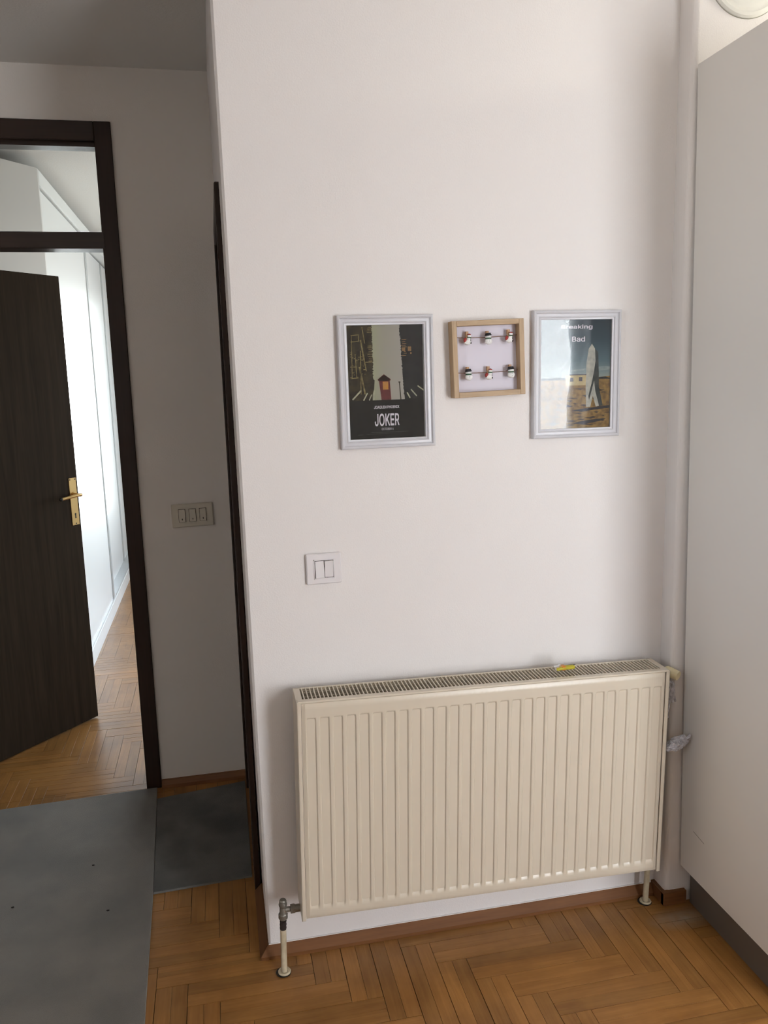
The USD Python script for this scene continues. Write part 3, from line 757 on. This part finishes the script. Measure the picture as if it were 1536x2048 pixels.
ROWZ = (.0535, -.0315)
for z0 in ROWZ:
    part(sb, 'twine', path_tube([(x, -.016, sag(x, z0)) for x in np.linspace(-.0785, .0785, 14)], .0011, 6), TWINE)
SNOW = mat('snow_resin', (.80, .78, .76), .5, bump=(400, .001))
PEGW = wood('peg_wood', (.48, .27, .14), (.62, .40, .24), .6, (90, 90, 20))
HATB = mat('hat_black', (.012, .010, .014), .5)
SCARF = mat('scarf_green', (.06, .14, .075), .7)
REDM = mat('sack_red', (.34, .035, .03), .6)


def snowman(kind, label, x, row):
    a = math.radians(-1.6)
    lx_, lz_ = x, sag(x, ROWZ[row]) - .0015
    wx = .6640 + lx_ * math.cos(a) + lz_ * math.sin(a); wz = SBY - lx_ * math.sin(a) + lz_ * math.cos(a)
    t = thing('snowman_peg', label, 'clothes peg', loc=(wx, YW - .016, wz), group='snowman pegs in the shadow box')
    part(t, 'peg_jaw', bx(-.0032, .0032, -.0050, -.0012, -.012, .0165, .0006), PEGW)
    part(t, 'peg_jaw', bx(-.0032, .0032, .0012, .0050, -.012, .0165, .0006), PEGW)
    part(t, 'peg_spring', cat_(*[tube((-.0040, -.003 + .0015 * k, .0045), (.0040, -.003 + .0015 * k, .0045), .0008, n=8) for k in range(5)]), CHROME)
    y = -.0085
    if kind == 'hat':
        part(t, 'body', cat_(ball((.0008, y, -.0085), .0082, (1.18, .75, 1.0)), ball((.0002, y, .0022), .0064, (1.2, .8, .85))), SNOW, smooth=True)
        hat = cat_(lathe([(0, 0), (.0085, 0), (.0088, .0014), (.0074, .0022), (.0068, .0062), (0, .0068)], (0, y, .0050), (-.12, 0, 1), 18))
        part(t, 'hat', hat, HATB, smooth=35)
        part(t, 'scarf', trimesh.creation.torus(.0062, .0015, 20, 8).apply_transform(trimesh.transformations.translation_matrix((.0003, y, -.0014))), SCARF, smooth=True)
        part(t, 'button', cat_(ball((.0010, y - .0056, -.006), .0007), ball((.0012, y - .0057, -.010), .0007)), HATB)
    else:
        part(t, 'body', cat_(ball((-.0002, y, -.0095), .0076, (1.22, .75, .95)), ball((.0030, y, -.0020), .0054, (1, .8, 1.05)), ball((.0038, y, .0052), .0046, (1.05, .85, 1))), SNOW, smooth=True)
        part(t, 'cap', cat_(lathe([(0, 0), (.0044, 0), (.0038, .0022), (0, .0036)], (.0038, y, .0074), (.1, 0, 1), 16)), REDM, smooth=35)
        part(t, 'scarf', trimesh.creation.torus(.0040, .0012, 20, 8).apply_transform(trimesh.transformations.translation_matrix((.0033, y, .0014))), SCARF, smooth=True)
        part(t, 'sack', ball((-.0066, y - .001, -.0052), .0050, (.85, .7, 1.2)), REDM, smooth=True)
        br = cat_(tube((.0066, y - .003, .0005), (.0070, y - .003, -.0105), .0006, n=8))
        part(t, 'broom', br, HATB)
        part(t, 'broom_head', ball((.0070, y - .0025, -.0115), .0021), HATB, smooth=True)
    return t


for kind, label, x, row in (('sack', 'snowman peg with red sack, leftmost of the upper row', -.0505, 0), ('hat', 'snowman peg in a black top hat, middle of the upper row', .0015, 0), ('sack', 'snowman peg with red sack, rightmost of the upper row', .0560, 0),
                            ('hat', 'snowman peg in a black top hat, leftmost of the lower row', -.0520, 1), ('sack', 'snowman peg with red sack, middle of the lower row', .0010, 1), ('hat', 'snowman peg in a black top hat, rightmost of the lower row', .0575, 1)):
    snowman(kind, label, x, row)

# ------------------------------------------------------------------ tall kitchen cabinet
tc = thing('tall_cabinet', 'tall pale grey cabinet with a dark plinth standing right of the radiator', 'cabinet', loc=(1.2065, 1.60, .10), rot=(0, -.84, 0))
part(tc, 'door', bx(0, .019, -.162, .276, .020, 2.110, .0012), CAB)
part(tc, 'carcass', bx(.022, .58, -.165, .277, .018, 2.110), CAB)
part(tc, 'scratch', tube((-.0002, .216, .157), (-.0002, .167, .150), .0006, n=6), mat('scratch_grey', (.30, .26, .22), .8))
m = bx(.030, .56, -.165, .272, -.0985, .018)
part(tc, 'plinth', m, PLINTH)

# ------------------------------------------------------------------ flue cover on the chimney breast
fc = thing('flue_cover', 'round white flue cover high on the chimney breast above the cabinet', 'flue cover', loc=(1.302, PY, 2.424))
part(fc, 'plate', lathe([(0, 0), (.104, 0), (.104, .004), (.100, .008), (.093, .0095), (.088, .0075), (.080, .008), (.074, .011), (0, .012)], (0, 0, 0), (0, -1, 0), 64), PLASTER, smooth=30)
part(fc, 'cap', lathe([(0, .011), (.060, .011), (.064, .013), (.062, .019), (.052, .022), (0, .022)], (0, 0, 0), (0, -1, 0), 48), PLASTER, smooth=30)
part(fc, 'slot', cat_(bx(-.018, -.006, -.0235, -.018, -.062, -.052), bx(.012, .022, -.0235, -.018, -.060, -.052)), BLACK)
part(fc, 'seal_gap', trimesh.creation.torus(.1045, .0011, 64, 6).apply_transform(trimesh.transformations.rotation_matrix(math.pi / 2, [1, 0, 0])), mat('old_filler', (.36, .345, .29), .9))

# ------------------------------------------------------------------ rugs and crumbs
rg = thing('rug', 'long grey runner rug leading to the bedroom door', 'rug')
part(rg, 'pile', prism_xy(RUGP.buffer(-.002), 0, .011), RUGM)
ed = RUGP.difference(RUGP.buffer(-.003))
part(rg, 'binding', trimesh.creation.extrude_polygon(ed, .0105, engine='earcut'), RUGEDGE)
MP = Polygon([(-0.2895, 2.848), (0.030, 2.902), (0.028, 2.298), (-0.2625, 2.284), (-.2655, 2.32)])
MP = MP.difference(RUGP.buffer(.001))
mt_ = thing('rug', 'small dark grey mat in front of the side doorway', 'rug')
part(mt_, 'pile', prism_xy(MP.buffer(-.002), 0, .007), MATM)
part(mt_, 'binding', trimesh.creation.extrude_polygon(MP.difference(MP.buffer(-.003)), .0065, engine='earcut'), mat('mat_edge', (.17, .165, .155), .95))
for (x, y), lb in (((-.4555, 2.463), 'dark crumb on the grey runner, nearest the bedroom door'), ((-.383, 2.221), 'dark crumb on the grey runner beside its right edge'), ((-.657, 2.303), 'dark crumb on the grey runner at the left of the photo')):
    m = crumple(ball((0, 0, .0016), .0042, (1, .6, .4), 2), .002, 300, int(x * -1000)); m.apply_translation((x, y, .0112))
    single('crumb', m, CRUMB, lb, 'crumb', group='crumbs on the grey runner')

# ------------------------------------------------------------------ wardrobe in the bedroom
wd = thing('wardrobe', 'white sliding door wardrobe in the bright bedroom beyond the door', 'wardrobe')
WX, WY0, WY1, WZ = -0.715, 4.08, 7.15, 2.462
part(wd, 'plinth', bx(-1.3, WX, WY0 + .02, WY1, 0, .085), WARD)
part(wd, 'bottom_track', bx(-1.3, WX - .004, WY0 + .02, WY1, .085, .10), WARDG)
part(wd, 'door', bx(WX - .035, WX - .012, WY0 + .03, 5.47, .10, 2.385, .001), WARD)
part(wd, 'door_profile', bx(WX - .040, WX - .004, 5.435, 5.475, .10, 2.385, .003), WARDG)
part(wd, 'door', bx(WX - .085, WX - .062, 5.40, 6.62, .10, 2.385, .001), WARD)
part(wd, 'door_profile', bx(WX - .090, WX - .055, 6.58, 6.62, .10, 2.385, .003), WARDG)
part(wd, 'door', bx(WX - .085, WX - .062, 6.625, WY1 - .02, .10, 2.385, .001), WARD)
part(wd, 'top_fascia', bx(-1.3, WX, WY0 + .02, WY1, 2.395, WZ), WARD)
ep = [(WX, WY0), (WX, WY0 + .025), (-1.3, WY0 - .72), (-1.3, WY0 - .745)]
part(wd, 'end_panel', prism_xy(ep, 0, WZ), mat('wardrobe_side', (.66, .64, .61), .5))
part(wd, 'back_panel', bx(-1.34, -1.3, WY0 - .74, WY1, 0, WZ), WARD)

# ------------------------------------------------------------------ burning wall lamp on the kitchen side
lamp = thing('wall_lamp', 'round glowing wall lamp on the chimney breast beyond the tall cabinet', 'lamp', loc=(2.25, PY, 2.355))
GLOW = usdkit.material(stage, '/World/Looks/lamp_glow', {'e': ('emission', {'color': (1.0, 0.985, 0.84), 'strength': 130.0})}, [], surface='e.emission')
part(lamp, 'globe', ball((0, -.265, 0), .08, sub=3), GLOW, smooth=True)
part(lamp, 'arm', tube((0, -.19, 0), (0, -.005, 0), .010), PVC, smooth=35)
part(lamp, 'wall_plate', lathe([(0, 0), (.05, 0), (.05, .008), (.02, .016), (0, .016)], (0, 0, 0), (0, -1, 0)), PVC, smooth=35)

# ------------------------------------------------------------------ windows (light sources of the rooms)


def window(name, axis, a0, a1, z0, z1, pos, label):
    t = thing(name, label, kind='structure')
    fr = .06

    def b_(p0, p1, q0, q1, d0, d1):
        return bx(p0, p1, pos + d0, pos + d1, q0, q1) if axis == 'x' else bx(pos + d0, pos + d1, p0, p1, q0, q1)
    part(t, 'window_frame', cat_(b_(a0, a0 + fr, z0, z1, -.03, .03), b_(a1 - fr, a1, z0, z1, -.03, .03), b_(a0, a1, z0, z0 + fr, -.03, .03), b_(a0, a1, z1 - fr, z1, -.03, .03)), PVC)
    part(t, 'pane', b_(a0 + fr, a1 - fr, z0 + fr, z1 - fr, -.003, .003), GLASS)
    return t


window('window_1', 'x', w['x0'], w['x1'], w['z0'], w['z1'], YB - .06, 'balcony window behind the photographer')
window('window_3', 'y', LWI['y0'], LWI['y1'], LWI['z0'], LWI['z1'], XL - .05, 'small window in the left wall')
window('window_4', 'x', FWI['x0'], FWI['x1'], FWI['z0'], FWI['z1'], YF + .05, 'window in the far bedroom wall')
window('window_2', 'y', b['y0'], b['y1'], b['z0'], b['z1'], BXR + .04, 'bedroom window opposite the wardrobe')
xs = np.linspace(w['x0'] - .02, w['x1'] + .02, 160)
ys = YB + .07 + .018 * np.sin(xs * 62) + .012 * np.sin(xs * 27 + 1)
zs = np.linspace(.03, 2.3, 8)
V = np.array([(x, y + .004 * math.sin(z * 3 + x * 20), z) for x, y in zip(xs, ys) for z in zs])
nz_ = len(zs)
F_ = []
for i in range(len(xs) - 1):
    for j in range(nz_ - 1):
        a = i * nz_ + j
        F_ += [(a, a + nz_, a + nz_ + 1), (a, a + nz_ + 1, a + 1)]
cu = thing('curtain', 'white sheer curtain over the balcony window, seen only as a reflection', 'curtain')
part(cu, 'sheer_cloth', trimesh.Trimesh(V, np.array(F_), process=False), SHEER, smooth=True)
part(cu, 'rod', tube((w['x0'] - .15, YB + .07, 2.32), (w['x1'] + .15, YB + .07, 2.32), .012), PVC)
